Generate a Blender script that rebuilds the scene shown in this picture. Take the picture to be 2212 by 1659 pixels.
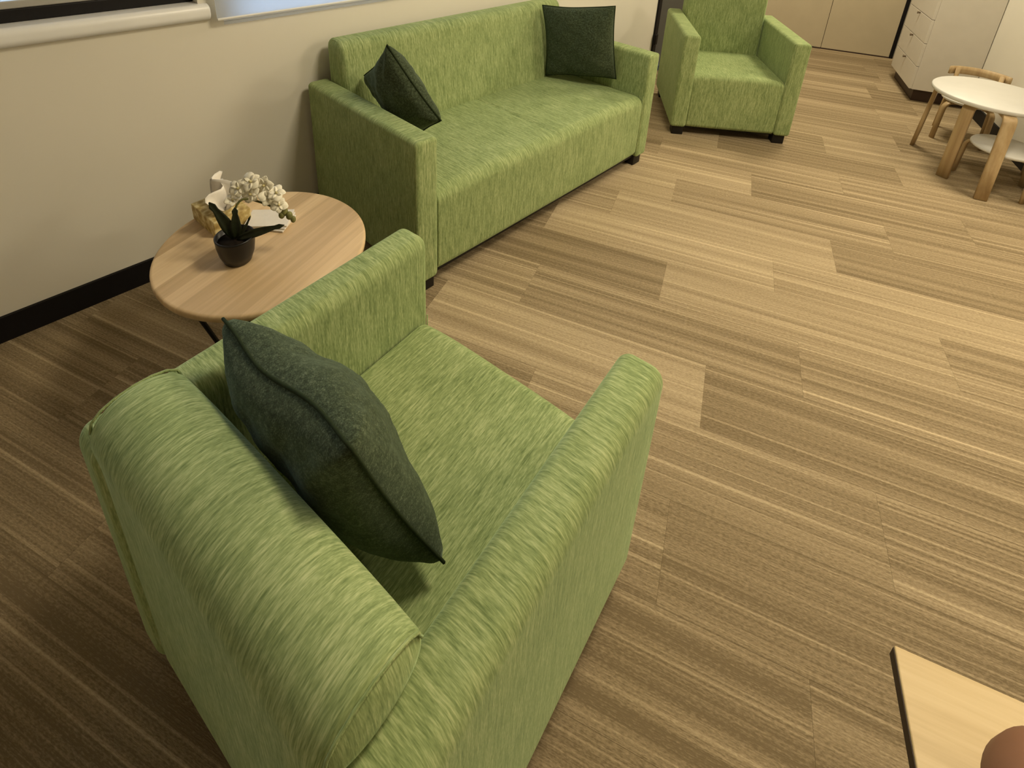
import bpy, bmesh, math, random
from mathutils import Vector, Matrix
random.seed(7)
sc = bpy.context.scene
for o in list(bpy.data.objects): bpy.data.objects.remove(o)
COL = sc.collection
PI = math.pi

# ------------------------------------------------------------------ camera
cam = bpy.data.cameras.new('camera')
cam_o = bpy.data.objects.new('camera', cam); COL.objects.link(cam_o)
RW = ((0.72096308, 0.69125917, 0.04871335),      # image right, in world axes
      (0.29491091, -0.24245086, -0.92425383),    # image down
      (-0.62708834, 0.68071899, -0.37865799))    # viewing direction
M = Matrix(((RW[0][0], -RW[1][0], -RW[2][0], 0.0),
            (RW[0][1], -RW[1][1], -RW[2][1], 0.0),
            (RW[0][2], -RW[1][2], -RW[2][2], 1.55),
            (0, 0, 0, 1)))
cam_o.matrix_world = M
cam.sensor_fit = 'HORIZONTAL'; cam.sensor_width = 36.0
cam.lens = 1199.2 / 2212 * 36.0
cam.shift_y = (206.1 - 829.5) / 2212
cam.clip_start = 0.02
sc.camera = cam_o

# ------------------------------------------------------------------ world, exposure
sc.view_settings.view_transform = 'Standard'
try: sc.view_settings.look = 'None'
except Exception: pass
sc.view_settings.gamma = 1.0
sc.view_settings.use_curve_mapping = False
sc.view_settings.exposure = 0.0
w = bpy.data.worlds.new('daylight'); sc.world = w; w.use_nodes = True
bg = w.node_tree.nodes['Background']
bg.inputs[0].default_value = (0.60, 0.78, 1.0, 1); bg.inputs[1].default_value = 2.8

# plan frame of the building: E runs along the carpet planks, N across them
EX, EY = 0.92907449, 0.36989266
def en(e, n, z=0.0): return Vector((EX * e - EY * n, EY * e + EX * n, z))
ANG = math.atan2(EY, EX)
H_CEIL = 2.7
WALL_X = -2.157
FAR_N, RIGHT_E, BACK_Y = 6.275, 1.84, -1.7

LIGHT = (1.0, 0.87, 0.62)
def area(name, loc, size, power, color=LIGHT):
    l = bpy.data.lights.new(name, 'AREA'); l.shape = 'SQUARE'; l.size = size; l.energy = power; l.color = color
    o = bpy.data.objects.new(name, l); COL.objects.link(o); o.location = loc
    return o
LAMPS = [(en(0.95, 4.7), 0.55, 48), (en(2.5, 3.0), 0.55, 36), (en(4.0, 2.9), 0.55, 58), (en(0.42, 1.60), 0.55, 42)]
for lp, s, pw in LAMPS: area('ceiling_lamp', (lp.x, lp.y, H_CEIL - 0.06), s, pw)

# ------------------------------------------------------------------ material helpers
def lin(r, g, b):
    f = lambda c: (c / 255 / 12.92) if c / 255 <= 0.04045 else ((c / 255 + 0.055) / 1.055) ** 2.4
    return (f(r), f(g), f(b), 1)
class NT:
    def __init__(s, name):
        s.m = bpy.data.materials.new(name); s.m.use_nodes = True; s.t = s.m.node_tree
        s.b = s.t.nodes['Principled BSDF']; s.out = s.t.nodes['Material Output']
    def n(s, typ, **kw):
        x = s.t.nodes.new(typ)
        for k, v in kw.items(): setattr(x, k, v)
        return x
    def l(s, a, b): s.t.links.new(a, b)
    def setp(s, **kw):
        for k, v in kw.items():
            k = k.replace('_', ' ')
            for inp in s.b.inputs:
                if inp.name.lower() == k.lower(): inp.default_value = v
        return s
    def noise(s, scale, detail=2, vec=None, rough=0.5):
        x = s.n('ShaderNodeTexNoise'); x.inputs['Scale'].default_value = scale; x.inputs['Detail'].default_value = detail
        x.inputs['Roughness'].default_value = rough
        if vec is not None: s.l(vec, x.inputs['Vector'])
        return x
    def coord(s, scale=(1, 1, 1), rot=(0, 0, 0), out='Object'):
        c = s.n('ShaderNodeTexCoord'); m = s.n('ShaderNodeMapping')
        m.inputs['Scale'].default_value = scale; m.inputs['Rotation'].default_value = rot
        s.l(c.outputs[out], m.inputs['Vector']); return m.outputs['Vector']
    def ramp(s, fac, stops):
        r = s.n('ShaderNodeValToRGB'); e = r.color_ramp.elements
        e[0].position, e[0].color = stops[0]; e[1].position, e[1].color = stops[-1]
        for p, c in stops[1:-1]:
            q = e.new(p); q.color = c
        s.l(fac, r.inputs['Fac']); return r.outputs['Color']
    def mixc(s, fac, a, b, mode='MIX'):
        x = s.n('ShaderNodeMix', data_type='RGBA', blend_type=mode)
        for inp, v in ((0, fac), (6, a), (7, b)):
            if hasattr(v, 'is_output') or hasattr(v, 'links'): s.l(v, x.inputs[inp])
            else: x.inputs[inp].default_value = v
        return x.outputs[2]
    def bump(s, h, strength, dist=0.002):
        b = s.n('ShaderNodeBump'); b.inputs['Strength'].default_value = strength; b.inputs['Distance'].default_value = dist
        s.l(h, b.inputs['Height']); s.l(b.outputs['Normal'], s.b.inputs['Normal'])
    def color(s, c): s.l(c, s.b.inputs['Base Color']); return s
    def math(s, op, a, b=0.5):
        x = s.n('ShaderNodeMath', operation=op)
        for i, v in ((0, a), (1, b)):
            if hasattr(v, 'links'): s.l(v, x.inputs[i])
            else: x.inputs[i].default_value = v
        return x.outputs[0]

def m_plain(name, col, rough=0.5, var=0.06, scale=30, metal=0.0, spec=0.5):
    t = NT(name).setp(roughness=rough, metallic=metal)
    t.b.inputs['Specular IOR Level'].default_value = spec
    no = t.noise(scale, 3, t.coord())
    a = tuple(c * (1 - var) for c in col[:3]) + (1,); b = tuple(min(1, c * (1 + var)) for c in col[:3]) + (1,)
    t.color(t.ramp(no.outputs['Fac'], [(0.3, a), (0.7, b)]))
    return t.m

def m_chenille(name, axis):
    # streaks run perpendicular to `axis`, the way the weave wraps round each upholstered part
    t = NT(name).setp(roughness=0.85)
    t.b.inputs['Specular IOR Level'].default_value = 0.2
    t.b.inputs['Sheen Weight'].default_value = 0.35; t.b.inputs['Sheen Roughness'].default_value = 0.4
    t.b.inputs['Sheen Tint'].default_value = (0.72, 0.95, 0.55, 1)
    n3 = t.noise(9.0, 3, t.coord())
    def streaks(ax):
        s1 = [17.0, 17.0, 17.0]; s1[ax] = 230.0
        s2 = [70.0, 70.0, 70.0]; s2[ax] = 560.0
        n1 = t.noise(1.0, 2, t.coord(tuple(s1)), 0.55); n2 = t.noise(1.0, 2, t.coord(tuple(s2)), 0.6)
        return t.math('ADD', t.math('MULTIPLY', n1.outputs['Fac'], 0.45), t.math('MULTIPLY', n2.outputs['Fac'], 0.42))
    tc = t.n('ShaderNodeTexCoord'); sx = t.n('ShaderNodeSeparateXYZ'); t.l(tc.outputs['Normal'], sx.inputs[0])
    end = t.math('GREATER_THAN', t.math('ABSOLUTE', sx.outputs[axis]), 0.72)      # end faces: the weave turns
    mx = t.n('ShaderNodeMix', data_type='FLOAT'); t.l(end, mx.inputs[0]); t.l(streaks(axis), mx.inputs[2]); t.l(streaks(1 - axis), mx.inputs[3])
    f = t.math('ADD', mx.outputs[0], t.math('MULTIPLY', n3.outputs['Fac'], 0.13))
    c = t.ramp(f, [(0.35, (0.135, 0.186, 0.066, 1)), (0.50, (0.258, 0.325, 0.134, 1)), (0.655, (0.440, 0.490, 0.245, 1))])
    t.color(c); t.bump(f, 0.22, 0.002)
    return t.m
CH_U = m_chenille('green_chenille_across', 0)
CH_V = m_chenille('green_chenille_along', 1)

def m_cushion():
    t = NT('dark_green_tweed').setp(roughness=0.9)
    t.b.inputs['Specular IOR Level'].default_value = 0.15
    t.b.inputs['Sheen Weight'].default_value = 0.18; t.b.inputs['Sheen Tint'].default_value = (0.7, 0.9, 0.65, 1)
    n = t.noise(420, 2, t.coord()); n2 = t.noise(120, 2, t.coord())
    f = t.math('ADD', t.math('MULTIPLY', n.outputs['Fac'], 0.6), t.math('MULTIPLY', n2.outputs['Fac'], 0.4))
    t.color(t.ramp(f, [(0.36, (0.018, 0.025, 0.011, 1)), (0.52, (0.043, 0.058, 0.030, 1)), (0.68, (0.11, 0.135, 0.082, 1))]))
    t.bump(f, 0.4, 0.002)
    return t.m
CUSH = m_cushion()
PIPE = m_plain('dark_green_piping', (0.022, 0.032, 0.014, 1), 0.9, 0.15, 200, spec=0.1)

def m_carpet():
    t = NT('carpet_plank_pile').setp(roughness=0.95)
    t.b.inputs['Specular IOR Level'].default_value = 0.1
    oi = t.n('ShaderNodeObjectInfo')
    tc = t.n('ShaderNodeTexCoord')
    off = t.n('ShaderNodeVectorMath', operation='SCALE'); t.l(oi.outputs['Location'], off.inputs[0]); off.inputs['Scale'].default_value = 3.37
    rot = t.n('ShaderNodeVectorRotate', rotation_type='Z_AXIS')
    add = t.n('ShaderNodeVectorMath', operation='ADD'); t.l(tc.outputs['Object'], add.inputs[0]); t.l(off.outputs[0], add.inputs[1])
    def mp(sc_):
        m = t.n('ShaderNodeMapping'); m.inputs['Scale'].default_value = sc_; t.l(add.outputs[0], m.inputs['Vector']); return m.outputs[0]
    broad = t.noise(1, 1, mp((0.40, 24, 1)))          # bands a few centimetres wide
    line = t.noise(1, 2, mp((0.8, 215, 1)), 0.6)      # pile rows
    fine = t.noise(1, 2, mp((95, 300, 60)), 0.7)      # loops
    ridge = t.noise(1, 0, mp((0.35, 80, 1)))           # sparse raised pale rows
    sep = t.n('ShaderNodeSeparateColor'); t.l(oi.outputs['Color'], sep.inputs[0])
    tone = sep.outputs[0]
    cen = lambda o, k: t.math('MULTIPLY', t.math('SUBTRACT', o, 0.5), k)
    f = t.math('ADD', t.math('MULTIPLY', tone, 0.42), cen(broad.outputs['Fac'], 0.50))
    f = t.math('ADD', f, cen(line.outputs['Fac'], 0.44))
    f = t.math('ADD', f, cen(fine.outputs['Fac'], 0.60))
    rs = t.n('ShaderNodeMapRange', interpolation_type='SMOOTHSTEP'); t.l(ridge.outputs['Fac'], rs.inputs[0])
    for i_, v_ in ((1, 0.60), (2, 0.74), (3, 0.0), (4, 0.18)): rs.inputs[i_].default_value = v_
    f = t.math('ADD', t.math('SUBTRACT', f, 0.02), rs.outputs[0])
    c = t.ramp(f, [(-0.0, (0.175, 0.130, 0.074, 1)), (0.20, (0.300, 0.230, 0.140, 1)), (0.38, (0.425, 0.335, 0.212, 1)), (0.62, (0.62, 0.495, 0.320, 1))])
    t.color(c)
    h = t.math('ADD', line.outputs['Fac'], fine.outputs['Fac']); t.bump(h, 0.35, 0.003)
    return t.m
CARPET = m_carpet()

def m_wood(name, c0, c1, c2, axis=0, scale=1.0, rough=0.45, stave=0.0, rot=0.0):
    # grain runs along `axis`
    t = NT(name).setp(roughness=rough)
    t.b.inputs['Specular IOR Level'].default_value = 0.35
    s = [55 * scale] * 3; s[axis] = 2.5 * scale
    v = t.coord(tuple(s), (0, 0, 0))
    if rot:
        c = t.n('ShaderNodeTexCoord'); vr = t.n('ShaderNodeVectorRotate', rotation_type='Z_AXIS'); vr.inputs['Angle'].default_value = rot
        t.l(c.outputs['Object'], vr.inputs['Vector'])
        m = t.n('ShaderNodeMapping'); m.inputs['Scale'].default_value = tuple(s); t.l(vr.outputs[0], m.inputs['Vector']); v = m.outputs[0]
        base = vr.outputs[0]
    n = t.noise(1.0, 4, v, 0.6)
    f = n.outputs['Fac']
    if stave:
        c = t.n('ShaderNodeTexCoord')
        src = base if rot else c.outputs['Object']
        sx = t.n('ShaderNodeSeparateXYZ'); t.l(src, sx.inputs[0])
        k = t.math('FLOOR', t.math('DIVIDE', sx.outputs[1 - axis], stave))
        wn = t.n('ShaderNodeTexWhiteNoise', noise_dimensions='1D'); t.l(k, wn.inputs['W'])
        f = t.math('ADD', t.math('MULTIPLY', f, 0.6), t.math('MULTIPLY', wn.outputs['Value'], 0.42))
    t.color(t.ramp(f, [(0.28, c0), (0.5, c1), (0.75, c2)]))
    t.bump(n.outputs['Fac'], 0.08, 0.001)
    return t.m
OAK_ROUND = m_wood('oak_laminate_staves', (0.53, 0.375, 0.210, 1), (0.66, 0.475, 0.275, 1), (0.80, 0.61, 0.375, 1), 0, 1.0, 0.42, 0.055, rot=-math.radians(110.9))
OAK_PALE = m_wood('pale_oak_laminate', (0.50, 0.365, 0.185, 1), (0.60, 0.45, 0.24, 1), (0.69, 0.54, 0.31, 1), 0, 0.8, 0.45)
BIRCH = m_wood('birch_plywood', (0.37, 0.25, 0.125, 1), (0.46, 0.325, 0.17, 1), (0.56, 0.42, 0.24, 1), 2, 0.7, 0.45)
WALL = m_plain('wall_paint_cream', (0.72, 0.685, 0.60, 1), 0.85, 0.012, 3, spec=0.2)
CEIL = m_plain('ceiling_white', (0.75, 0.73, 0.70, 1), 0.9, 0.02, 20, spec=0.1)
BLACK = m_plain('black_vinyl', (0.006, 0.005, 0.006, 1), 0.55, 0.1, 20, spec=0.25)
BLACK_METAL = m_plain('black_metal', (0.006, 0.005, 0.006, 1), 0.5, 0.1, 40, spec=0.3)
FOOT = m_plain('black_plastic_foot', (0.010, 0.008, 0.007, 1), 0.5, 0.1, 40, spec=0.3)
DOORM = m_plain('beige_door_laminate', (0.50, 0.43, 0.305, 1), 0.45, 0.03, 8, spec=0.35)
GREYDOOR = m_plain('dark_grey_door', (0.07, 0.07, 0.065, 1), 0.5, 0.05, 8)
WHITE = m_plain('white_laminate', (0.70, 0.69, 0.66, 1), 0.42, 0.02, 12, spec=0.4)
SILLW = m_plain('white_gloss_paint', (0.80, 0.80, 0.80, 1), 0.35, 0.02, 12)
CABW = m_plain('white_cabinet', (0.67, 0.63, 0.565, 1), 0.45, 0.02, 12, spec=0.35)
KICK = m_plain('dark_brown_kickboard', (0.035, 0.016, 0.010, 1), 0.5, 0.1, 12)
KNOB = m_plain('brown_knob', (0.14, 0.10, 0.06, 1), 0.4, 0.1, 12)
GREYAL = m_plain('grey_aluminium', (0.45, 0.44, 0.42, 1), 0.4, 0.04, 30, metal=0.3)
POT = m_plain('black_plastic_pot', (0.008, 0.007, 0.007, 1), 0.35, 0.1, 40, spec=0.4)
SOIL = m_plain('dark_potting_soil', (0.015, 0.011, 0.008, 1), 0.95, 0.4, 120, spec=0.1)
LEAF = m_plain('dark_orchid_leaf', (0.014, 0.018, 0.006, 1), 0.45, 0.25, 60, spec=0.3)
STEM = m_plain('olive_stem', (0.10, 0.10, 0.025, 1), 0.6, 0.2, 60)
BUD = m_plain('green_bud', (0.17, 0.17, 0.05, 1), 0.6, 0.2, 90)
PETAL = m_plain('cream_petal', (0.88, 0.83, 0.68, 1), 0.6, 0.06, 60, spec=0.3)
THROAT = m_plain('pale_yellow_throat', (0.52, 0.45, 0.22, 1), 0.6, 0.1, 60)
PAPER = m_plain('white_tissue', (0.80, 0.76, 0.70, 1), 0.9, 0.04, 50, spec=0.1)
CARD = m_plain('white_card', (0.76, 0.72, 0.66, 1), 0.7, 0.03, 50, spec=0.2)
BROWN_FORM = m_plain('matte_brown', (0.225, 0.110, 0.062, 1), 0.6, 0.10, 14, spec=0.15)
GROUNDM = m_plain('brown_ground', (0.022, 0.017, 0.011, 1), 0.9, 0.3, 4, spec=0.05)
def m_tissuebox():
    t = NT('yellow_floral_card').setp(roughness=0.6)
    n = t.noise(70, 3, t.coord()); v = t.n('ShaderNodeTexVoronoi'); v.inputs['Scale'].default_value = 55; t.l(t.coord(), v.inputs['Vector'])
    f = t.math('ADD', t.math('MULTIPLY', n.outputs['Fac'], 0.6), t.math('MULTIPLY', v.outputs['Distance'], 0.5))
    t.color(t.ramp(f, [(0.35, (0.30, 0.20, 0.06, 1)), (0.55, (0.46, 0.34, 0.12, 1)), (0.7, (0.66, 0.56, 0.30, 1))]))
    return t.m
TBOX = m_tissuebox()
def m_glass():
    t = NT('window_glass').setp(roughness=0.0)
    g = t.n('ShaderNodeBsdfGlossy'); g.inputs['Roughness'].default_value = 0.0
    tr = t.n('ShaderNodeBsdfTransparent'); fr = t.n('ShaderNodeFresnel'); fr.inputs['IOR'].default_value = 1.45
    mx = t.n('ShaderNodeMixShader'); t.l(fr.outputs[0], mx.inputs[0]); t.l(tr.outputs[0], mx.inputs[1]); t.l(g.outputs[0], mx.inputs[2])
    t.l(mx.outputs[0], t.out.inputs['Surface']); return t.m
GLASS = m_glass()
def m_blind():
    t = NT('translucent_white_blind')
    d = t.n('ShaderNodeBsdfDiffuse'); d.inputs[0].default_value = (0.8, 0.8, 0.8, 1)
    tl = t.n('ShaderNodeBsdfTranslucent'); tl.inputs[0].default_value = (0.92, 0.95, 1.0, 1)
    mx = t.n('ShaderNodeMixShader'); mx.inputs[0].default_value = 0.88
    t.l(d.outputs[0], mx.inputs[1]); t.l(tl.outputs[0], mx.inputs[2]); t.l(mx.outputs[0], t.out.inputs['Surface']); return t.m
BLIND = m_blind()
def m_emit(name, col, s):
    t = NT(name); e = t.n('ShaderNodeEmission'); e.inputs[0].default_value = col; e.inputs[1].default_value = s
    t.l(e.outputs[0], t.out.inputs['Surface']); return t.m
DIFFUSER = m_emit('lit_diffuser', LIGHT + (1,), 3.0)

# ------------------------------------------------------------------ mesh helpers
def mesh(name, V, F, mat, smooth=False):
    me = bpy.data.meshes.new(name); me.from_pydata([tuple(v) for v in V], [], F); me.validate()
    bm = bmesh.new(); bm.from_mesh(me); bmesh.ops.recalc_face_normals(bm, faces=bm.faces); bm.to_mesh(me); bm.free()
    if smooth:
        for p in me.polygons: p.use_smooth = True
    me.materials.append(mat); return me
def link(name, me, parent=None):
    o = bpy.data.objects.new(name, me); COL.objects.link(o)
    if parent is not None: o.parent = parent
    return o
def part(name, VF, mat, parent=None, smooth=True, label=None):
    o = link(name, mesh(name, VF[0], VF[1], mat, smooth), parent)
    if label: o['label'] = label
    return o
def tag(o, label, cat, group=None):
    o['label'] = label; o['category'] = cat
    if group: o['group'] = group
    return o
def thing(name, label, cat, loc=(0, 0, 0), rz=0.0, group=None):
    o = bpy.data.objects.new(name, None); COL.objects.link(o); o.location = loc; o.rotation_euler = (0, 0, rz)
    o.empty_display_size = 0.1
    return tag(o, label, cat, group)
def struct(o): o['kind'] = 'structure'; return o

def rbox(c, h, r, seg=4, mid=(1, 1, 1), deform=None):
    """box with rounded edges: centre c, half sizes h, corner radii r per axis"""
    if not hasattr(r, '__len__'): r = (r, r, r)
    r = [min(a, b * 0.999) for a, b in zip(r, h)]
    ax = []
    for k in range(3):
        L = []
        for i in range(seg): L.append((-h[k] + r[k], -math.tan(PI / 4 * (1 - i / seg))))
        for i in range(mid[k] + 1): L.append((-h[k] + r[k] + 2 * (h[k] - r[k]) * i / mid[k], 0.0))
        for i in range(1, seg + 1): L.append((h[k] - r[k], math.tan(PI / 4 * i / seg)))
        ax.append(L)
    N = [len(a) - 1 for a in ax]; idx = {}; V = []; F = []
    def vid(i, j, k):
        key = (i, j, k)
        if key not in idx:
            inn = Vector((ax[0][i][0], ax[1][j][0], ax[2][k][0])); q = Vector((ax[0][i][1], ax[1][j][1], ax[2][k][1]))
            if q.length > 0: q = q.normalized()
            p = Vector([inn[m] + r[m] * q[m] for m in range(3)])
            p = p + Vector(c)
            if deform: p = Vector(deform(p))
            idx[key] = len(V); V.append(p)
        return idx[key]
    for a, b, d in ((0, 1, 2), (1, 2, 0), (2, 0, 1)):
        for side in (0, N[d]):
            for i in range(N[a]):
                for j in range(N[b]):
                    def g(ii, jj):
                        t = [0, 0, 0]; t[a] = ii; t[b] = jj; t[d] = side; return vid(*t)
                    F.append((g(i, j), g(i + 1, j), g(i + 1, j + 1), g(i, j + 1)))
    return V, F
def box(x0, x1, y0, y1, z0, z1, r=0.003, seg=1):
    return rbox(((x0 + x1) / 2, (y0 + y1) / 2, (z0 + z1) / 2), ((x1 - x0) / 2, (y1 - y0) / 2, (z1 - z0) / 2), r, seg)
def merge(*vfs):
    V = []; F = []
    for v, f in vfs:
        o = len(V); V += list(v); F += [tuple(i + o for i in q) for q in f]
    return V, F
def xf(vf, mtx): return [mtx @ Vector(v) for v in vf[0]], vf[1]
def lathe(prof, n=32, c=(0, 0, 0)):
    V = []; F = []
    for (r, z) in prof:
        for i in range(n):
            a = 2 * PI * i / n; V.append((c[0] + r * math.cos(a), c[1] + r * math.sin(a), c[2] + z))
    for k in range(len(prof) - 1):
        for i in range(n):
            j = (i + 1) % n; F.append((k * n + i, k * n + j, (k + 1) * n + j, (k + 1) * n + i))
    F.append(tuple(range(n))[::-1]); F.append(tuple((len(prof) - 1) * n + i for i in range(n)))
    return V, F
def sweep(path, prof, scale=None):
    """sweep a closed 2D profile along a path (frames kept upright)"""
    V = []; F = []; n = len(prof); P = [Vector(p) for p in path]
    up = None
    for i, p in enumerate(P):
        t = (P[min(i + 1, len(P) - 1)] - P[max(i - 1, 0)]).normalized()
        if up is None:
            up = Vector((0, 0, 1)) if abs(t.z) < 0.9 else Vector((0, 1, 0))
        s = t.cross(up)
        if s.length < 1e-6: s = Vector((1, 0, 0))
        s.normalize(); u = s.cross(t).normalized(); up = u
        k = scale[i] if scale else 1.0
        for (a, b) in prof: V.append(p + s * a * k + u * b * k)
    for i in range(len(P) - 1):
        for j in range(n):
            F.append((i * n + j, i * n + (j + 1) % n, (i + 1) * n + (j + 1) % n, (i + 1) * n + j))
    F.append(tuple(range(n))[::-1]); F.append(tuple((len(P) - 1) * n + j for j in range(n)))
    return V, F
def circ(r, n=10): return [(r * math.cos(2 * PI * i / n), r * math.sin(2 * PI * i / n)) for i in range(n)]
def rect(w, h, b=0.003):
    w /= 2; h /= 2
    return [(w - b, -h), (w, -h + b), (w, h - b), (w - b, h), (-w + b, h), (-w, h - b), (-w, -h + b), (-w + b, -h)]
def ellipsoid(c, r, n=10, m=6):
    V = []; F = []
    for i in range(m + 1):
        th = PI * i / m
        for j in range(n):
            a = 2 * PI * j / n
            V.append((c[0] + r[0] * math.sin(th) * math.cos(a), c[1] + r[1] * math.sin(th) * math.sin(a), c[2] + r[2] * math.cos(th)))
    for i in range(m):
        for j in range(n):
            F.append((i * n + j, i * n + (j + 1) % n, (i + 1) * n + (j + 1) % n, (i + 1) * n + j))
    return V, F

# ------------------------------------------------------------------ room shell
floor = struct(part('floor', ([en(-6, -4, -0.10), en(3, -4, -0.10), en(3, 8, -0.10), en(-6, 8, -0.10), en(-6, -4, -0.009), en(3, -4, -0.009), en(3, 8, -0.009), en(-6, 8, -0.009)],
        [(0, 1, 2, 3), (4, 5, 6, 7), (0, 1, 5, 4), (1, 2, 6, 5), (2, 3, 7, 6), (3, 0, 4, 7)]), m_plain('carpet_backing', (0.33, 0.25, 0.145, 1), 0.95), smooth=False))
# trim the slab to the room outline: rebuild as the room's own quadrilateral
def cross_en(kind, val, other):  # helper: points on room corners
    pass
def line_x(xv, n=None, e=None):
    # point on x = xv with given n or e
    if n is not None:
        y = (n + EY * xv) / EX
    else:
        y = (e - EX * xv) / EY
    return Vector((xv, y, 0))
def line_y(yv, e): return Vector(((e - EY * yv) / EX, yv, 0))
STEP_N, OPEN_E = 3.35, 4.9
c_fl = line_x(WALL_X, n=FAR_N); c_fr = en(RIGHT_E, FAR_N); c_s1 = en(RIGHT_E, STEP_N); c_s2 = en(OPEN_E, STEP_N); c_br = line_y(BACK_Y, OPEN_E); c_bl = Vector((WALL_X, BACK_Y, 0))
ROOM = [c_bl, c_br, c_s2, c_s1, c_fr, c_fl]
PLANKED = [[c_bl, line_y(BACK_Y, 2.6), en(2.6, STEP_N), line_x(WALL_X, n=STEP_N)], [line_x(WALL_X, n=STEP_N), c_s1, c_fr, c_fl]]
def prism(poly, z0, z1):
    n = len(poly)
    V = [Vector((p.x, p.y, z0)) for p in poly] + [Vector((p.x, p.y, z1)) for p in poly]
    F = [tuple(range(n))[::-1], tuple(range(n, 2 * n))] + [(i, (i + 1) % n, n + (i + 1) % n, n + i) for i in range(n)]
    return V, F
old = floor.data; floor.data = mesh('floor', *prism(ROOM, -0.10, -0.009), old.materials[0])
ceiling = struct(part('ceiling', prism(ROOM, H_CEIL, H_CEIL + 0.1), CEIL, smooth=False))
T = 0.12
def wall_seg(name, a, b, z0, z1, mat=WALL, t=T, parent=None):
    """slab outside the line a->b (room on its left)"""
    d = (b - a).normalized(); nrm = Vector((d.y, -d.x, 0))
    return part(name, prism([a, b, b + nrm * t, a + nrm * t], z0, z1), mat, parent, smooth=False)
struct(wall_seg('wall_back', c_bl, c_br, 0, H_CEIL))
struct(wall_seg('wall_right', c_s1, c_fr, 0, H_CEIL))
struct(wall_seg('wall_side', c_s2 + (c_s2 - c_s1).normalized() * T, c_s1, 0, H_CEIL))
struct(wall_seg('wall_opposite', c_br, c_s2, 0, H_CEIL))
struct(wall_seg('wall_front', c_fr, c_fl, 0, H_CEIL))
# left wall with two window openings
WZ0, WZ1 = 1.045, 2.15
WIN1 = (-0.80, 0.655); WIN2 = (0.735, 2.30)
def xs(y): return Vector((WALL_X, y, 0))
def lw(y0, y1, z0, z1): return prism([xs(y1), xs(y0), xs(y0) - Vector((T, 0, 0)), xs(y1) - Vector((T, 0, 0))], z0, z1)
DOOR_Y0, DOOR_Y1 = 4.05, 4.98
V = merge(lw(BACK_Y, WIN1[0], 0, H_CEIL), lw(WIN1[0], WIN1[1], 0, 0.985), lw(WIN2[0], WIN2[1], 0, 0.955), lw(WIN1[0], WIN2[1], WZ1, H_CEIL), lw(WIN1[1], WIN2[0], 0, WZ1),
          lw(WIN2[1], DOOR_Y0, 0, H_CEIL), lw(DOOR_Y0, DOOR_Y1, 2.1, H_CEIL), lw(DOOR_Y1, c_fl.y, 0, H_CEIL))
struct(part('wall_left', V, WALL, smooth=False))

# carpet planks (25 cm x 1 m), laid along E
PW, PL = 0.2525, 1.0
def clip(poly, a, b):
    d = b - a; out = []
    side = lambda p: d.x * (p.y - a.y) - d.y * (p.x - a.x)
    for i in range(len(poly)):
        p, q = poly[i], poly[(i + 1) % len(poly)]; sp, sq = side(p), side(q)
        if sp >= 0: out.append(p)
        if (sp > 0 > sq) or (sp < 0 < sq): out.append(p + (q - p) * (sp / (sp - sq)))
    return out
def plank_vf(hx, hy):
    b = 0.0004; z1 = 0.0; z0 = -0.009
    V = [(-hx, -hy, z0), (hx, -hy, z0), (hx, hy, z0), (-hx, hy, z0), (-hx, -hy, z1 - b), (hx, -hy, z1 - b), (hx, hy, z1 - b), (-hx, hy, z1 - b),
         (-hx + b, -hy + b, z1), (hx - b, -hy + b, z1), (hx - b, hy - b, z1), (-hx + b, hy - b, z1)]
    F = [(0, 1, 5, 4), (1, 2, 6, 5), (2, 3, 7, 6), (3, 0, 4, 7), (4, 5, 9, 8), (5, 6, 10, 9), (6, 7, 11, 10), (7, 4, 8, 11), (8, 9, 10, 11), (3, 2, 1, 0)]
    return V, F
plank_me = mesh('carpet_plank', *plank_vf(PL / 2 - 0.0001, PW / 2 - 0.0001), CARPET)
JOINT = {0: 0.157, 1: 0.462, 2: -0.040, 3: 0.390, 4: 0.648, 5: -0.087, -1: 0.626, -2: 0.10, -3: 0.42, -4: -0.2, 6: 0.30, 7: 0.77, 8: 0.1}
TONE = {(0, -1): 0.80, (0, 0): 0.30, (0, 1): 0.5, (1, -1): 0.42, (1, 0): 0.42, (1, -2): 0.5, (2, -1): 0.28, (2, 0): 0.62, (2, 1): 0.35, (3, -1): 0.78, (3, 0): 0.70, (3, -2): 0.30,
        (4, -1): 0.72, (4, 0): 0.35, (4, -2): 0.5, (5, -1): 0.72, (5, 0): 0.5, (5, -2): 0.4, (-1, -1): 0.50, (-1, 0): 0.30, (-2, -1): 0.38, (-2, 0): 0.22, (-3, -1): 0.20, (-3, 0): 0.26, (-3, 1): 0.3, (-4, 0): 0.25, (-4, -1): 0.25, (-4, 1): 0.25, (-5, -1): 0.15, (-5, 0): 0.25, (-6, -1): 0.2, (-6, -2): 0.1, (-5, -2): 0.15, (-4, -2): 0.2, (-3, -2): 0.30, (-2, -2): 0.42, (-2, -3): 0.45, (-1, -2): 0.35, (-1, -3): 0.5, (-3, -3): 0.35}  # plank colours; near and left rows darkened further to imitate dimmer light there
rng = random.Random(3)
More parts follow.
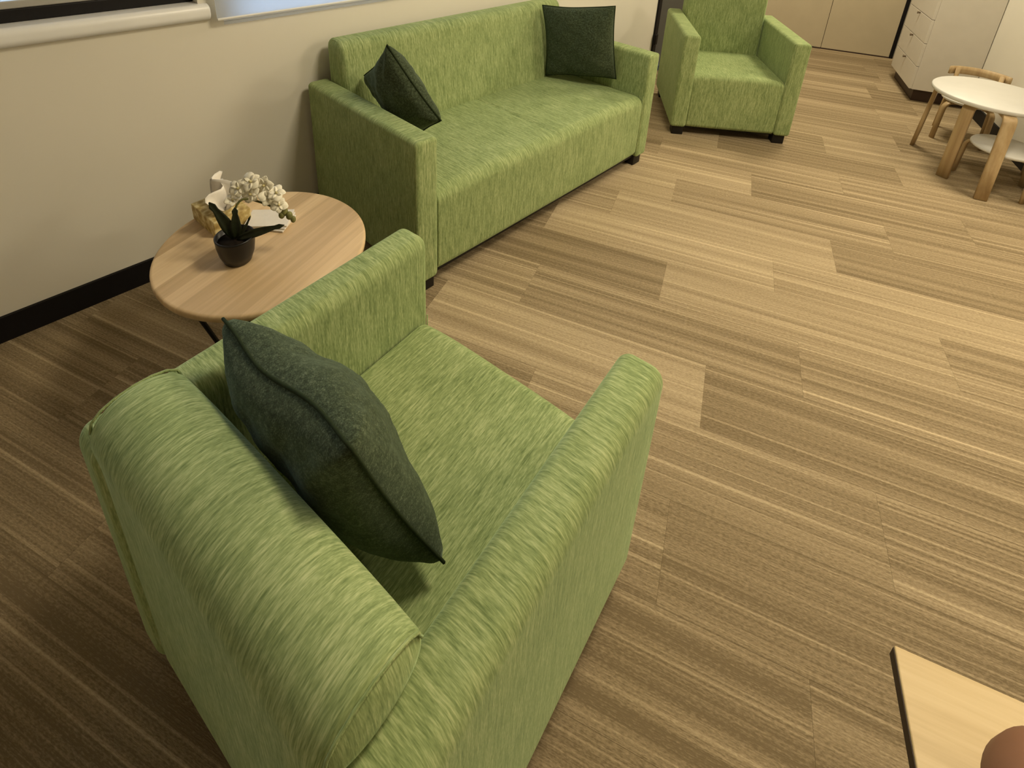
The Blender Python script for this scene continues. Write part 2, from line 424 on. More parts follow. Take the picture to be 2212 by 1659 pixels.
def place_plank(poly, row, k, e0, n0):
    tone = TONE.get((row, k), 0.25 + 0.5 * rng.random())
    area_ = 0.5 * abs(sum(poly[i].x * poly[(i + 1) % len(poly)].y - poly[i].y * poly[(i + 1) % len(poly)].x for i in range(len(poly))))
    if area_ < 0.0004: return
    c = en(e0 + PL / 2, n0 + PW / 2)
    if area_ > PL * PW * 0.999: me = plank_me
    else:
        R2 = Matrix.Rotation(-ANG, 3, 'Z'); cen = sum(poly, Vector()) / len(poly)
        P2 = [R2 @ (cen + (p - cen) * 0.9995 - c) for p in poly]
        me = mesh('carpet_plank', *prism(P2, -0.009, 0.0), CARPET)
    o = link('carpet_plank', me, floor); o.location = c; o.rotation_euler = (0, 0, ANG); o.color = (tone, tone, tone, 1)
for row in range(-14, 24):
    n0 = 1.34 + PW * row
    if n0 > FAR_N: break
    j0 = JOINT.get(row, rng.random())
    for k in range(-6, 6):
        e0 = j0 + k * PL
        quad = [en(e0, n0), en(e0 + PL, n0), en(e0 + PL, n0 + PW), en(e0, n0 + PW)]
        best = []
        for zone in PLANKED:
            poly = quad
            for i in range(4):
                poly = clip(poly, zone[i], zone[(i + 1) % 4])
                if len(poly) < 3: break
            if len(poly) >= 3 and ((sum(poly, Vector()) / len(poly)).dot(Vector((-EY, EX, 0))) > STEP_N) == (zone is PLANKED[1]): best.append(poly)
        for poly in best: place_plank(poly, row, k, e0, n0)
# skirting
def skirt(name, a, b, h=0.095, t=0.012):
    d = (b - a).normalized(); nrm = Vector((-d.y, d.x, 0))
    V, F = prism([a + nrm * t, b + nrm * t, b, a][::-1], 0.0005, h)
    return struct(part(name, (V, F), BLACK, smooth=False))
skirt('baseboard_left', xs(DOOR_Y0 - 0.05), xs(BACK_Y))
skirt('baseboard_right', en(RIGHT_E, STEP_N), en(RIGHT_E, 4.88))
skirt('baseboard_front', en(0.30, FAR_N), c_fl)

# windows
def window(name, y0, y1, WZ0, fr, fm):
    x = WALL_X
    a, b = x - 0.095, x - 0.045
    wnd = struct(part(name, merge(box(a, b, y0, y1, WZ0, WZ0 + fr), box(a, b, y0, y1, WZ1 - fr, WZ1),
            box(a, b, y0, y0 + fr, WZ0 + fr, WZ1 - fr), box(a, b, y1 - fr, y1, WZ0 + fr, WZ1 - fr)), fm, smooth=False))
    f2 = fr + 0.024
    part('glazing_bead', merge(box(x - 0.08, x - 0.05, y0 + fr, y1 - fr, WZ0 + fr, WZ0 + f2), box(x - 0.08, x - 0.05, y0 + fr, y1 - fr, WZ1 - f2, WZ1 - fr),
            box(x - 0.08, x - 0.05, y0 + fr, y0 + f2, WZ0 + f2, WZ1 - f2), box(x - 0.08, x - 0.05, y1 - f2, y1 - fr, WZ0 + f2, WZ1 - f2)), GREYAL, wnd, smooth=False)
    q = fr + 0.010
    part('pane', box(x - 0.070, x - 0.064, y0 + q, y1 - q, WZ0 + q, WZ1 - q, 0.0005), GLASS, wnd, smooth=False)
    return wnd
w1 = window('window_1', *WIN1, 1.045, 0.040, BLACK_METAL); w2 = window('window_2', *WIN2, 0.955, 0.016, SILLW)
part('window_sill', rbox((WALL_X - 0.045, (WIN1[0] + 0.69) / 2 - 0.03, 1.015), (0.073, (0.69 - WIN1[0]) / 2 + 0.03, 0.030), (0.022, 0.01, 0.024), 5), SILLW, w1)
bl = tag(part('roller_blind', box(WALL_X + 0.036, WALL_X + 0.039, 0.70, 2.28, 0.990, 2.2, 0.001), BLIND, smooth=False),
         'pale blue white roller blind lowered over the window above the sofa', 'blind')
part('bottom_rail', rbox((WALL_X + 0.0375, 1.49, 0.988), (0.0035, 0.79, 0.0045), 0.003, 3), SILLW, bl)
part('roller_tube', sweep([(WALL_X + 0.0375, 0.70, 2.22), (WALL_X + 0.0375, 2.28, 2.22)], circ(0.022, 14)), SILLW, bl)
struct(part('ground', box(-14, WALL_X - 0.4, -6, 12, -0.3, -0.2), GROUNDM, smooth=False))

# doors: far wall double leaf
def enbox(e0, e1, n0, n1, z0, z1, r=0.002):
    V, F = box(e0, e1, n0, n1, z0, z1, r); return [en(v[0], v[1], v[2]) for v in V], F
d1 = struct(part('door_1', merge(enbox(1.555, 1.585, FAR_N - 0.045, FAR_N - 0.001, 0.001, 2.13), enbox(0.315, 0.345, FAR_N - 0.045, FAR_N - 0.001, 0.001, 2.13), enbox(0.345, 1.555, FAR_N - 0.045, FAR_N - 0.001, 2.10, 2.13)), BLACK, smooth=False))
for a, b in ((0.347, 0.947), (0.951, 1.553)):
    lf = part('door_leaf', enbox(a, b, FAR_N - 0.040, FAR_N - 0.002, 0.012, 2.098), DOORM, d1, smooth=False)
part('threshold', enbox(0.345, 1.555, FAR_N - 0.043, FAR_N - 0.002, 0.0005, 0.010), KICK, d1, smooth=False)
for ee in (0.90, 1.0):
    part('door_handle', ([en(v[0], v[1], v[2]) for v in sweep([(ee, FAR_N - 0.041, 0.95), (ee, FAR_N - 0.085, 0.95), (ee, FAR_N - 0.085, 1.15), (ee, FAR_N - 0.041, 1.15)], circ(0.008, 8))[0]], sweep([(0, 0, 0), (0, 1, 0), (0, 1, 1), (0, 0, 1)], circ(0.008, 8))[1]), GREYAL, d1)
# left wall door beyond the sofa: black frame, grey leaf
d2 = struct(part('door_2', merge(box(WALL_X - 0.115, WALL_X + 0.014, DOOR_Y0 - 0.048, DOOR_Y0, 0.001, 2.14), box(WALL_X - 0.115, WALL_X + 0.014, DOOR_Y1, DOOR_Y1 + 0.045, 0.001, 2.14), box(WALL_X - 0.115, WALL_X + 0.014, DOOR_Y0, DOOR_Y1, 2.1, 2.14)), BLACK, smooth=False))
part('door_leaf', box(WALL_X - 0.09, WALL_X - 0.05, DOOR_Y0 + 0.003, DOOR_Y1 - 0.003, 0.008, 2.097), GREYDOOR, d2, smooth=False)
part('strike_box', rbox((WALL_X + 0.018, DOOR_Y0 - 0.036, 0.310), (0.014, 0.020, 0.045), 0.008, 3), BLACK, d2)

# ------------------------------------------------------------------ armchairs and sofa
AH, AT = 0.668, 0.098
def upholstered(root, W, D, back_h, seat_h, back_top_t, back_bot_t, groove=False, arm_r=(0.030, 0.026, 0.036), back_r=(0.024, 0.055, 0.045), seat_r=(0.012, 0.050, 0.055), over=0.0):
    hw = W / 2; hd = D / 2; zb = 0.06
    for s in (1, -1):
        a = part('arm', rbox((s * (hw - AT / 2), 0, (AH + zb) / 2), (AT / 2, hd, (AH - zb) / 2), arm_r, 6, (1, 8, 4)), CH_V, root)
        # stitched line of the arm front panel
        q = AT / 2 - 0.012
        x0 = s * (hw - AT / 2)
        part('front_seam', sweep([(x0 - s * (AT / 2 + 0.0005), hd - 0.012, zb + 0.02), (x0 - s * (AT / 2 + 0.0005), hd - 0.012, seat_h + 0.005)], circ(0.002, 6)), CH_V, a)
    iw = hw - AT + 0.003
    def seat_def(p):
        u = p.x / iw; f = (p.y - (-hd)) / D
        if p.z > seat_h - 0.08:
            k = (p.z - (seat_h - 0.08)) / 0.08
            p.z += k * (0.014 * (1 - u ** 4) - 0.004 - 0.010 * (1 - f))
            if groove: p.z -= 0.010 * k * math.exp(-(p.x / 0.008) ** 2)
        if p.y > hd - 0.12: p.y += 0.004 * (1 - u ** 4)
        return p
    nx = 12 if not groove else 120
    part('seat', rbox((0, (hd - 0.008 - hd + back_bot_t - 0.03) / 2, (seat_h + zb) / 2), (iw, (2 * hd - 0.008 - back_bot_t + 0.03) / 2, (seat_h - zb) / 2), seat_r, 6, (nx, 8, 3), seat_def), CH_U, root)
    # backrest: thickness varies from bottom to top
    def back_def(p):
        z = (p.z - seat_h) / (back_h - seat_h)
        th = back_bot_t + (back_top_t - back_bot_t) * max(0, min(1, z))
        f = (p.y + hd) / back_bot_t      # 0 rear .. 1 front
        p.y = -hd + 0.004 + f * th
        if over:
            k = max(0.0, min(1.0, (p.z - AH + 0.014) / 0.03)); k = k * k * (3 - 2 * k)
            p.x *= 1 + k * over / iw
        if f > 0.5 and z > -0.1:
            u = p.x / iw
            p.y += 0.012 * (1 - u ** 4) * max(0, 1 - z ** 2) * (f - 0.5) * 2
        return p
    b = part('backrest', rbox((0, -hd + back_bot_t / 2, (back_h + zb) / 2), (iw, back_bot_t / 2, (back_h - zb) / 2), back_r, 6, (12, 2, 22), back_def), CH_U, root)
    for s in (1, -1):
        y1 = -hd + back_top_t * 0.94
        pts = [(s * (iw - 0.030), -hd + 0.006, AH + 0.012)]
        for i in range(9):
            a = PI - PI * i / 8
            pts.append((s * (iw + over - 0.014), -hd + 0.004 + back_top_t * (0.5 + 0.46 * math.cos(a)), back_h - 0.044 + 0.040 * math.sin(a) ** 0.8))
        part('end_seam', sweep(pts[1:], circ(0.0024, 6)), CH_U, b)
    for sx in (1, -1):
        for sy in (1, -1):
            cx, cy = sx * (hw - 0.055), sy * (hd - 0.055)
            part('foot', rbox((cx, cy, 0.0315), (0.036, 0.036, 0.031), 0.004, 2), FOOT, root)
    part('base_panel', box(-hw + 0.04, hw - 0.04, -hd + 0.03, hd - 0.03, 0.052, 0.066), FOOT, root, smooth=False)
def front_placed(fx, fy, ang_fwd, D): # base centre of a seat whose front centre is (fx,fy) facing ang_fwd
    fw = Vector((-math.sin(ang_fwd), math.cos(ang_fwd), 0)); return Vector((fx, fy, 0)) - fw * D / 2
DC = 0.742
TH_N = 0.13; TH_F = -(PI - 0.6485); TH_S = -PI / 2
p = front_placed(-0.6676, 0.7701, TH_N, DC)
chair_near = thing('armchair', 'green chenille armchair seen from behind with a cushion beside the oak side table', 'armchair', p, TH_N, 'green chenille armchairs')
upholstered(chair_near, 0.7417, DC, 0.745, 0.412, 0.150, 0.150, back_r=(0.022, 0.072, 0.060), over=0.030)
p = front_placed(-1.157, 3.316, TH_F, DC)
chair_far = thing('armchair', 'green chenille armchair with an empty seat standing beyond the sofa', 'armchair', p, TH_F, 'green chenille armchairs')
upholstered(chair_far, 0.7417, DC, 0.840, 0.412, 0.130, 0.150, arm_r=(0.020, 0.014, 0.020), seat_r=(0.010, 0.030, 0.030))
DS = 0.755
sofa = thing('sofa', 'green chenille two seat sofa against the window wall', 'sofa', front_placed(-1.3656, 1.8313, TH_S, DS), TH_S)
upholstered(sofa, 1.633, DS, 0.852, 0.432, 0.115, 0.175, groove=True, arm_r=(0.020, 0.012, 0.020), seat_r=(0.012, 0.055, 0.050))

# ------------------------------------------------------------------ cushions
def cushion(label, c, X, Y, w, h, t, seed):
    """c centre, X width direction, Y height direction"""
    X = Vector(X).normalized(); Z = X.cross(Vector(Y)).normalized(); Y = Z.cross(X)
    mt = Matrix(((X.x, Y.x, Z.x, c[0]), (X.y, Y.y, Z.y, c[1]), (X.z, Y.z, Z.z, c[2]), (0, 0, 0, 1)))
    rg = random.Random(seed); ph = [rg.random() * 6 for _ in range(8)]
    n = 36
    def pos(a, b, side):
        k = 0.06
        x = a * w / 2 * (1 - k * (1 - b * b)); y = b * h / 2 * (1 - k * (1 - a * a))
        q = max(0, (1 - a * a)) * max(0, (1 - b * b))
        z = t / 2 * q ** 0.38
        e = 1 - max(abs(a), abs(b))
        wr = 0.0035 * math.sin(9 * a + ph[0] + 3 * b) * math.sin(7 * b + ph[1] - 2 * a) + 0.0018 * math.sin(17 * a + ph[2]) * math.sin(15 * b + ph[3] + 4 * a)
        # gathers running out of the corners
        ang = math.atan2(b, a); cr = (abs(a * b)) ** 1.5
        wr += 0.005 * cr * math.sin(ang * 22 + ph[4])
        z += wr * min(1, e * 6)
        wave = 0.009 * math.sin(2.3 * a + ph[5]) * math.cos(1.7 * b + ph[6]) + 0.004 * math.sin(5.1 * a + ph[7] - 2.0 * b)
        return Vector((x, y, z * side + wave))
    V = []; F = []; idx = {}
    for side in (1, -1):
        for i in range(n + 1):
            for j in range(n + 1):
                edge = i in (0, n) or j in (0, n)
                key = (i, j, 0 if edge else side)
                if key in idx: continue
                a = -math.cos(PI * i / n) * 0.35 + (2 * i / n - 1) * 0.65; b = -math.cos(PI * j / n) * 0.35 + (2 * j / n - 1) * 0.65
                idx[key] = len(V); V.append(pos(a, b, side) if not edge else pos(a, b, 0))
        g = lambda i, j: idx[(i, j, 0 if (i in (0, n) or j in (0, n)) else side)]
        for i in range(n):
            for j in range(n):
                F.append((g(i, j), g(i + 1, j), g(i + 1, j + 1), g(i, j + 1)))
    o = part('cushion', (V, F), CUSH); o.matrix_world = mt
    tag(o, label, 'cushion', 'dark green cushions')
    loop = []
    N = 20
    for k in range(4 * N + 1):
        s, u = divmod(k, N); u = 2 * u / N - 1; s %= 4
        a, b = ((u, -1), (1, u), (-u, 1), (-1, -u))[s]
        pz = pos(a, b, 0); loop.append(pz * 1.004)
    part('piping', sweep(loop, circ(0.0032, 6)), PIPE, o)
    return o
def chair_pt(u, v, z):   # near chair: u to its left/right, v measured back from the front edge
    fw = Vector((-math.sin(TH_N), math.cos(TH_N), 0)); la = Vector((math.cos(TH_N), math.sin(TH_N), 0))
    return Vector((-0.6676, 0.7701, z)) + la * u + fw * v
A_, C_, B_, D_ = chair_pt(-0.262, -0.515, 0.762), chair_pt(0.130, -0.540, 0.800), chair_pt(0.168, -0.440, 0.490), chair_pt(-0.235, -0.395, 0.438)
cushion('dark green cushion standing in the near armchair', (A_ + B_ + C_ + D_) / 4, (C_ + B_ - A_ - D_), (A_ + C_ - B_ - D_), 0.40, 0.39, 0.175, 1)
cushion('dark green cushion tipped on one corner against the sofa arm by the side table', (-1.712, 1.205, 0.685), (0.7708, -0.2009, 0.6046), (-0.6369, -0.2234, 0.7378), 0.345, 0.345, 0.145, 2)
cushion('dark green cushion upright in the sofa corner next to the empty armchair', (-1.757, 2.435, 0.672), (0.9238, 0.3631, 0.1217), (-0.1046, -0.0665, 0.9923), 0.41, 0.41, 0.12, 3)

# ------------------------------------------------------------------ oak side table with its things
TZ = 0.47; TC = Vector((-1.451, 0.513, 0))
st = thing('side_table', 'round oak side table with thin black legs between sofa and armchair', 'table', TC)
R_ = 0.294
part('table_top', lathe([(R_ - 0.006, TZ - 0.024), (R_ - 0.001, TZ - 0.020), (R_, TZ - 0.012), (R_, TZ - 0.004), (R_ - 0.003, TZ - 0.001), (R_ - 0.008, TZ)], 96), OAK_ROUND, st)
part('top_plate', lathe([(0.15, TZ - 0.030), (0.15, TZ - 0.0245)], 32), BLACK_METAL, st, smooth=False)
for k in range(4):
    a = math.radians(-76 + 90 * k)
    top = Vector((0.245 * math.cos(a), 0.245 * math.sin(a), TZ - 0.026)); bot = Vector((0.12 * math.cos(a), 0.12 * math.sin(a), 0.006))
    part('leg', sweep([top, top * 0.5 + bot * 0.5, bot], circ(0.0065, 10)), BLACK_METAL, st)
ring = [(0.12 * math.cos(2 * PI * i / 32), 0.12 * math.sin(2 * PI * i / 32), 0.0075) for i in range(33)]
part('foot_ring', sweep(ring, circ(0.0065, 8)), BLACK_METAL, st)

orc = thing('potted_orchid', 'white flowering orchid in a small black pot on the oak side table', 'plant', (-1.428, 0.428, TZ + 0.0005))
part('pot', lathe([(0.030, 0.0), (0.036, 0.003), (0.046, 0.03), (0.051, 0.06), (0.052, 0.080), (0.0525, 0.085), (0.050, 0.0865), (0.047, 0.085), (0.046, 0.070)], 40), POT, orc)
part('soil', lathe([(0.001, 0.072), (0.0455, 0.0705), (0.0455, 0.066)], 24), SOIL, orc)
def leaf(pts, wmax, th=0.0016):
    n = len(pts); pts = [Vector(p) for p in pts]; V = []; F = []
    for i, p in enumerate(pts):
        t = (pts[min(i + 1, n - 1)] - pts[max(i - 1, 0)]).normalized()
        s = t.cross(Vector((0.75, -0.45, 0.45))).normalized()
        u = s.cross(t).normalized()
        f = i / (n - 1); wd = wmax * (0.35 + 0.65 * math.sin(PI * min(1, f * 1.15) ** 0.8)) if f < 0.87 else wmax * max(0.08, (1 - f) / 0.13 * 0.75)
        for (a, b) in ((-1, 0.12), (-0.5, 0.02), (0, -0.1), (0.5, 0.02), (1, 0.12)): V.append(p + s * a * wd / 2 + u * (b * wd + th))
        for (a, b) in ((1, 0.12), (0.5, 0.02), (0, -0.1), (-0.5, 0.02), (-1, 0.12)): V.append(p + s * a * wd / 2 + u * (b * wd - th))
    for i in range(n - 1):
        for j in range(10): F.append((i * 10 + j, i * 10 + (j + 1) % 10, (i + 1) * 10 + (j + 1) % 10, (i + 1) * 10 + j))
    F.append(tuple(range(10))[::-1]); F.append(tuple((n - 1) * 10 + j for j in range(10)))
    return V, F
def bez(p0, p1, p2, n=10):
    p0, p1, p2 = Vector(p0), Vector(p1), Vector(p2)
    return [p0 * (1 - t) ** 2 + p1 * 2 * t * (1 - t) + p2 * t * t for t in [i / n for i in range(n + 1)]]
# image-right on the table is about (0.72,0.69); away from the viewer (-0.80,0.55)
RT = Vector((0.72, 0.69, 0)); AW = Vector((-0.72, 0.69, 0))
part('leaf', leaf(bez((0, 0, 0.075), RT * -0.015 + Vector((0, 0, 0.13)), RT * -0.060 + AW * 0.01 + Vector((0, 0, 0.185))), 0.032), LEAF, orc)
part('leaf', leaf(bez((0.004, 0.004, 0.075), RT * 0.010 + Vector((0, 0, 0.12)), RT * 0.004 + AW * 0.02 + Vector((0, 0, 0.165))), 0.028), LEAF, orc)
part('leaf', leaf(bez((0.004, 0.006, 0.075), RT * 0.03 + Vector((0, 0, 0.10)), RT * 0.045 + AW * 0.02 + Vector((0, 0, 0.140))), 0.010), LEAF, orc)
part('leaf', leaf(bez((0.006, 0.004, 0.075), RT * 0.075 + Vector((0, 0, 0.105)), RT * 0.140 + AW * 0.012 + Vector((0, 0, 0.118))), 0.024), LEAF, orc)
stem_pts = bez((0, 0, 0.075), RT * -0.01 + AW * 0.03 + Vector((0, 0, 0.215)), RT * 0.05 + AW * 0.05 + Vector((0, 0, 0.170)), 10) 
stem_pts += bez(stem_pts[-1], RT * 0.105 + AW * 0.055 + Vector((0, 0, 0.150)), RT * 0.150 + AW * 0.05 + Vector((0, 0, 0.115)), 8)[1:]
part('stem', sweep(stem_pts, circ(0.0032, 8)), STEM, orc)
def flower(c, face, r, seed):
    rg = random.Random(seed); face = Vector(face).normalized()
    q = face.to_track_quat('Z', 'Y').to_matrix().to_4x4(); q.translation = Vector(c)
    q = q @ Matrix.Rotation(rg.random() * 6, 4, 'Z')
    fl = part('flower', xf(ellipsoid((0, 0, 0.002), (r * 0.15, r * 0.15, r * 0.22), 8, 5), q), THROAT, orc)
    for k in range(5):
        a = 2 * PI * k / 5; L = r * (1.0 if k % 2 else 0.9); wd = r * (0.50 if k in (1, 4) else 0.38)
        V = []; F = []
        m = 6
        for i in range(m + 1):
            f = i / m; hw_ = wd * math.sin(PI * (0.08 + 0.88 * f)) ** 0.7; z = 0.25 * r * math.sin(PI * f * 0.6) - 0.22 * r * f * f
            for s_, dz in ((-1, 0.0), (0, -0.10 * r), (1, 0.0)):
                V.append((L * f, s_ * hw_, z + dz + 0.0008))
            for s_, dz in ((1, 0.0), (0, -0.10 * r), (-1, 0.0)):
                V.append((L * f, s_ * hw_, z + dz - 0.0008))
        for i in range(m):
            for j in range(6): F.append((i * 6 + j, i * 6 + (j + 1) % 6, (i + 1) * 6 + (j + 1) % 6, (i + 1) * 6 + j))
        F.append((5, 4, 3, 2, 1, 0)); F.append(tuple(m * 6 + j for j in range(6)))
        part('petal', xf((V, F), q @ Matrix.Rotation(a, 4, 'Z')), PETAL, fl)
VW = Vector((0.72, -0.40, 0.55))
for i, (rt, aw, z, r) in enumerate([(0.005, 0.055, 0.205, 0.030), (0.038, 0.065, 0.222, 0.031), (0.040, 0.050, 0.190, 0.028), (0.075, 0.065, 0.212, 0.031), (0.088, 0.055, 0.180, 0.030), (0.108, 0.062, 0.190, 0.028), (0.116, 0.050, 0.158, 0.026), (-0.012, 0.045, 0.172, 0.022)]):
    flower(RT * rt + AW * aw + Vector((0, 0, z)), VW + Vector((random.uniform(-.5, .5), random.uniform(-.5, .5), random.uniform(-.3, .4))), r, i)
for rt, aw, z, r in ((0.128, 0.052, 0.136, 0.011), (0.142, 0.050, 0.124, 0.010), (0.152, 0.05, 0.112, 0.008), (0.122, 0.046, 0.128, 0.009)):
    c = RT * rt + AW * aw + Vector((0, 0, z)); part('bud', ellipsoid(c, (r, r, r * 1.35), 8, 6), BUD, orc)

# tissue box
K3 = Vector((-1.590, 0.418, TZ)); L3 = Vector((-1.738, 0.406, TZ))
tb_ang = math.atan2((L3 - K3).y, (L3 - K3).x)
tbx = thing('tissue_box', 'yellow floral tissue box with a white tissue pulled up behind the orchid', 'tissue box', tuple((K3 + L3) / 2 + Vector((0.012, 0.058, 0))), tb_ang)
part('carton', rbox((0, 0, 0.028), (0.076, 0.057, 0.0275), 0.003, 2), TBOX, tbx)
part('slot_film', lathe([(0.030, 0.0555), (0.032, 0.0565), (0.026, 0.0567)], 20), CARD, tbx)
def tissue():
    V = []; F = []; n, m = 14, 10
    for th in (0.0007, -0.0007):
        for i in range(n + 1):
            for j in range(m + 1):
                a = i / n * 2 - 1; b = j / m
                wd = 0.020 + 0.062 * b ** 0.8
                x = a * wd + 0.012 * b * math.sin(3 * a + 1); y = 0.018 * math.sin(5 * a + 1.5) * (0.3 + b) - 0.018 * b * b + th
                z = 0.054 + 0.085 * b * (1 - 0.45 * abs(a) ** 1.6) + 0.004 * math.sin(9 * a + 4 * b)
                V.append((x, y, z))
    o = (n + 1) * (m + 1)
    for s in (0, 1):
        for i in range(n):
            for j in range(m):
                q = i * (m + 1) + j + s * o; F.append((q, q + 1, q + m + 2, q + m + 1))
    per = [i * (m + 1) for i in range(n + 1)] + [n * (m + 1) + j for j in range(1, m + 1)] + [i * (m + 1) + m for i in range(n - 1, -1, -1)] + [j for j in range(m - 1, 0, -1)]
    for i in range(len(per)):
        a, b = per[i], per[(i + 1) % len(per)]; F.append((a, b, b + o, a + o))
    return V, F
part('tissue', xf(tissue(), Matrix.Translation((0.0, 0.0, -0.008)) @ Matrix.Scale(1.15, 4)), PAPER, tbx)
part('tissue', xf(tissue(), Matrix.Translation((-0.020, -0.006, 0.002)) @ Matrix.Rotation(2.6, 4, 'Z') @ Matrix.Scale(1.0, 4)), PAPER, tbx)
cardt = thing('paper_pad', 'white paper pad lying under the orchid leaf on the oak side table', 'paper', (-1.543, 0.572, TZ + 0.0005), math.radians(38))
for i in range(3):
    part('sheet', xf(box(-0.065, 0.065, -0.045, 0.045, 0.001 + i * 0.006, 0.0065 + i * 0.006, 0.0008), Matrix.Rotation(0.10 * i, 4, 'Z')), CARD, cardt, smooth=False)

# ------------------------------------------------------------------ drawer cabinet
CE0, CE1, CN0, CN1, CZT = 1.430, RIGHT_E - 0.004, 4.955, 5.60, 1.20
cabt = thing('drawer_cabinet', 'white drawer cabinet with small knobs standing by the beige doors', 'cabinet', en((CE0 + CE1) / 2, (CN0 + CN1) / 2), ANG)
he, hn = (CE1 - CE0) / 2, (CN1 - CN0) / 2
part('carcass', box(-he + 0.020, he, -hn, hn, 0.10, CZT), CABW, cabt, smooth=False)
part('kickboard', box(-he + 0.045, he - 0.01, -hn + 0.035, hn - 0.02, 0.0005, 0.0995), KICK, cabt, smooth=False)
for i in range(6):
    z0 = 0.103 + i * 0.1835
    dr = part('drawer', box(-he, -he + 0.0195, -hn + 0.002, hn - 0.002, z0, z0 + 0.1795, 0.002), CABW, cabt, smooth=False)
    part('knob', sweep([(-he + 0.0005, 0.0, z0 + 0.172), (-he - 0.012, 0.0, z0 + 0.172), (-he - 0.020, 0.0, z0 + 0.172)], circ(0.011, 12), [0.6, 0.7, 1.0]), KNOB, dr)

# ------------------------------------------------------------------ children's table and chairs
KT = Vector((0.0, 4.095, 0)); KZ = 0.485
kt = thing('childrens_table', 'low round white table with bent birch legs by the drawer cabinet', 'table', KT)
RK = 0.300
part('table_top', lathe([(RK - 0.004, KZ - 0.024), (RK, KZ - 0.020), (RK, KZ - 0.004), (RK - 0.004, KZ)], 72), WHITE, kt)
def bent_leg(top_in, knee, foot, wdt, thk, r=0.035):
    """flat bentwood strip: runs out under the top, bends down to the floor"""
    a, k, f = Vector(top_in), Vector(knee), Vector(foot)
    d1 = (a - k).normalized(); d2 = (f - k).normalized()
    path = [a] + bez(k + d1 * r, k, k + d2 * r, 6) + [k + d2 * ((f - k).length * 0.55), f]
    return sweep_flat(path, d1, wdt, thk)
def sweep_flat(path, radial, wdt, thk):
    s = Vector((0, 0, 1)).cross(Vector(radial)); s.z = 0; s.normalize(); V = []; F = []
    n = len(path)
    for i, p in enumerate(path):
        t = (path[min(i + 1, n - 1)] - path[max(i - 1, 0)]).normalized(); u = t.cross(s).normalized()
        for (x, y) in rect(wdt, thk, 0.003): V.append(p + s * x + u * y)
    for i in range(n - 1):
        for j in range(8): F.append((i * 8 + j, i * 8 + (j + 1) % 8, (i + 1) * 8 + (j + 1) % 8, (i + 1) * 8 + j))
    F.append(tuple(range(8))[::-1]); F.append(tuple((n - 1) * 8 + j for j in range(8)))
    return V, F
def kleg(foot_xy, knee_xy=None, ins=0.13, d=None, wd=0.060):
    f = Vector((foot_xy[0], foot_xy[1], 0.001)) - KT; zt = KZ - 0.024 - 0.012
    k = (Vector((knee_xy[0], knee_xy[1], zt)) - KT) if knee_xy else Vector((f.x, f.y, zt))
    d = Vector(d) if d else Vector((-k.x, -k.y, 0)).normalized()
    part('leg', bent_leg(k + d * ins, k, f, wd, 0.021), BIRCH, kt)
kleg((-0.297, 4.225), (-0.270, 4.205), d=(0.9976, -0.069, 0), wd=0.050)
kleg((-0.085, 3.842), (-0.083, 3.850))
kleg((0.108, 3.690), (0.100, 3.788))
kleg((0.27, 4.24), (0.255, 4.225))

def kids_chair(label, c, rz, seat_z, back_top, r=0.160, back=True, legs=None):
    t = thing('childrens_chair', label, 'chair', c, rz, 'birch chairs around the low white table')
    part('seat', lathe([(r - 0.008, seat_z - 0.020), (r, seat_z - 0.014), (r, seat_z - 0.005), (r - 0.004, seat_z)], 48), WHITE, t)
    zt = seat_z - 0.020 - 0.009
    for k in range(len(legs) if legs else 4):
        a = legs[k] if legs else PI / 4 + PI / 2 * k
        d = Vector((math.cos(a), math.sin(a), 0))
        rr = r + 0.018
        part('leg', bent_leg(d * 0.06 + Vector((0, 0, zt)), d * rr + Vector((0, 0, zt)), d * (rr + 0.01) + Vector((0, 0, 0.001)), 0.034, 0.016, 0.045), BIRCH, t)
    if back:
        V = []; F = []; n = 16; R0 = r + 0.035
        arc = [Vector((R0 * math.cos(a), R0 * math.sin(a), 0)) for a in [PI * (0.19 + 0.62 * i / n) for i in range(n + 1)]]
        b = 0.052
        for i, p in enumerate(arc):
            d = p.normalized()
            for (x, z) in ((-0.006, -b / 2), (0.006, -b / 2), (0.006, b / 2), (-0.006, b / 2)): V.append(p + d * x + Vector((0, 0, back_top - b / 2 + z)))
        for i in range(n):
            for j in range(4): F.append((i * 4 + j, i * 4 + (j + 1) % 4, (i + 1) * 4 + (j + 1) % 4, (i + 1) * 4 + j))
        F.append((3, 2, 1, 0)); F.append(tuple(n * 4 + j for j in range(4)))
        part('backrest', (V, F), BIRCH, t)
        for a in (PI * 0.27, PI * 0.73):
            d = Vector((math.cos(a), math.sin(a), 0))
            part('back_post', sweep_flat([d * (r - 0.05) + Vector((0, 0, zt)), d * (r + 0.005) + Vector((0, 0, zt)), d * (R0 - 0.016) + Vector((0, 0, zt + 0.03)), d * (R0 - 0.0165) + Vector((0, 0, back_top - 0.008))], d, 0.030, 0.012), BIRCH, t)
    return t
kids_chair('small birch chair with a curved back tucked behind the low white table', (-0.105, 4.600, 0), math.radians(4), 0.285, 0.447)
kids_chair('small white seated birch stool under the near side of the low white table', (0.130, 3.937, 0), 0.0, 0.252, 0.48, back=False, legs=[math.radians(a) for a in (162, 45, 322)])

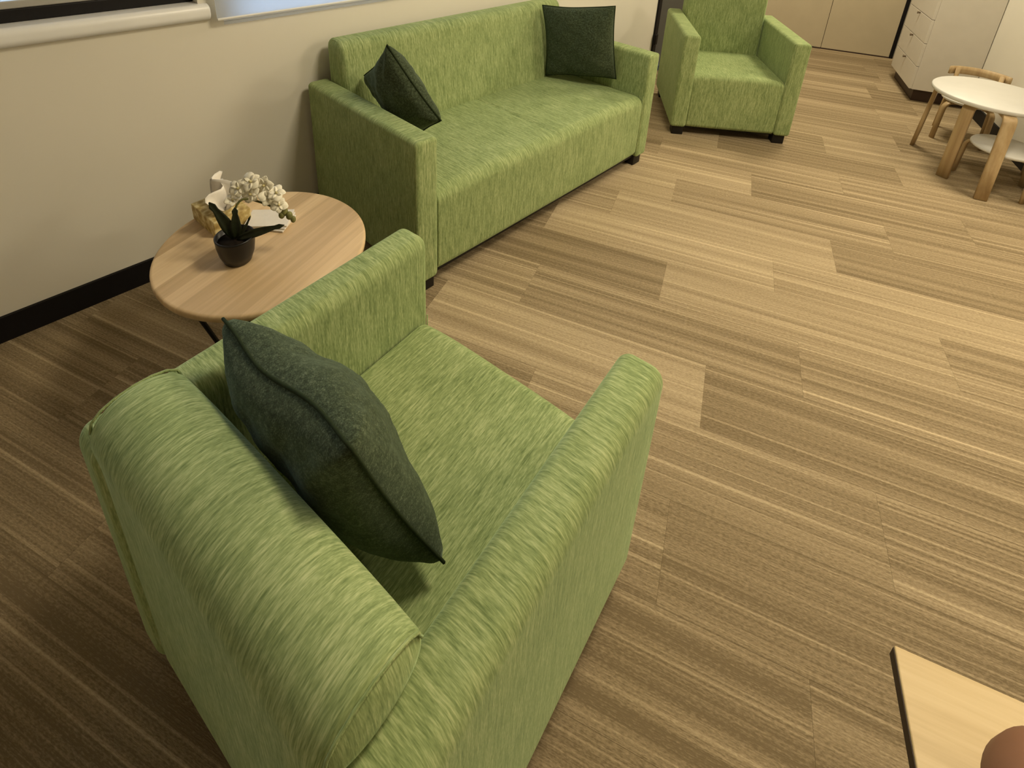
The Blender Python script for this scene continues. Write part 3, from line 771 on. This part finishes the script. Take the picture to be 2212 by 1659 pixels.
# ------------------------------------------------------------------ pale coffee table at the corner with a made-up brown form
CT0 = (0.427, 0.692)
ct = thing('coffee_table', 'pale oak coffee table with a square corner on the carpet', 'table', en(CT0[0] + 0.35, CT0[1] - 0.30), ANG)
part('table_top', rbox((0, 0, 0.4385), (0.35, 0.30, 0.0115), 0.0025, 2), OAK_PALE, ct)
part('shade_strip', merge(box(-0.3512, -0.3502, -0.298, 0.298, 0.4275, 0.447, 0.0003)), KICK, ct, smooth=False, label='dark strip colouring the table edge as its shaded side')  # dark colour stands in for shade on this side of the top
for sx in (1, -1):
    for sy in (1, -1):
        part('leg', rbox((0.06 + sx * 0.12, sy * 0.14, 0.2135), (0.022, 0.022, 0.213), 0.003, 2), OAK_PALE, ct)
for sy in (1, -1): part('apron', box(-0.035, 0.155, sy * 0.14 - 0.009, sy * 0.14 + 0.009, 0.38, 0.426), OAK_PALE, ct, smooth=False)
vs = thing('stand_in_form', 'made-up brown rounded form in place of an unidentified shape at the coffee table', 'stand_in_form', (0.340, 0.700, 0.4505))  # made-up pot form, added where an unidentified brown shape sits
part('body', lathe([(0.040, 0.0), (0.055, 0.002), (0.075, 0.012), (0.091, 0.032), (0.098, 0.056), (0.095, 0.080), (0.083, 0.102), (0.064, 0.116)], 48), BROWN_FORM, vs)
part('form_top', lathe([(0.0642, 0.1163), (0.056, 0.121), (0.034, 0.128), (0.006, 0.130)], 40), BROWN_FORM, vs)

# ------------------------------------------------------------------ ceiling panels
for i, (lp, s, pw) in enumerate(LAMPS):
    lx, ly = lp.x, lp.y
    t = thing('ceiling_light', ('ceiling light panel over the armchair by the beige doors', 'ceiling light panel over the middle of the carpet', 'ceiling light panel at the open side of the room', 'ceiling light panel nearest the armchair with the cushion')[i], 'light', (lx, ly, H_CEIL - 0.045), 0, 'ceiling light panels')
    q = s / 2 + 0.03
    part('frame', merge(box(-q, q, -q, -q + 0.03, 0, 0.044), box(-q, q, q - 0.03, q, 0, 0.044), box(-q, -q + 0.03, -q + 0.03, q - 0.03, 0, 0.044), box(q - 0.03, q, -q + 0.03, q - 0.03, 0, 0.044)), SILLW, t, smooth=False)
    part('diffuser', box(-q + 0.031, q - 0.031, -q + 0.031, q - 0.031, 0.012, 0.02), DIFFUSER, t, smooth=False)
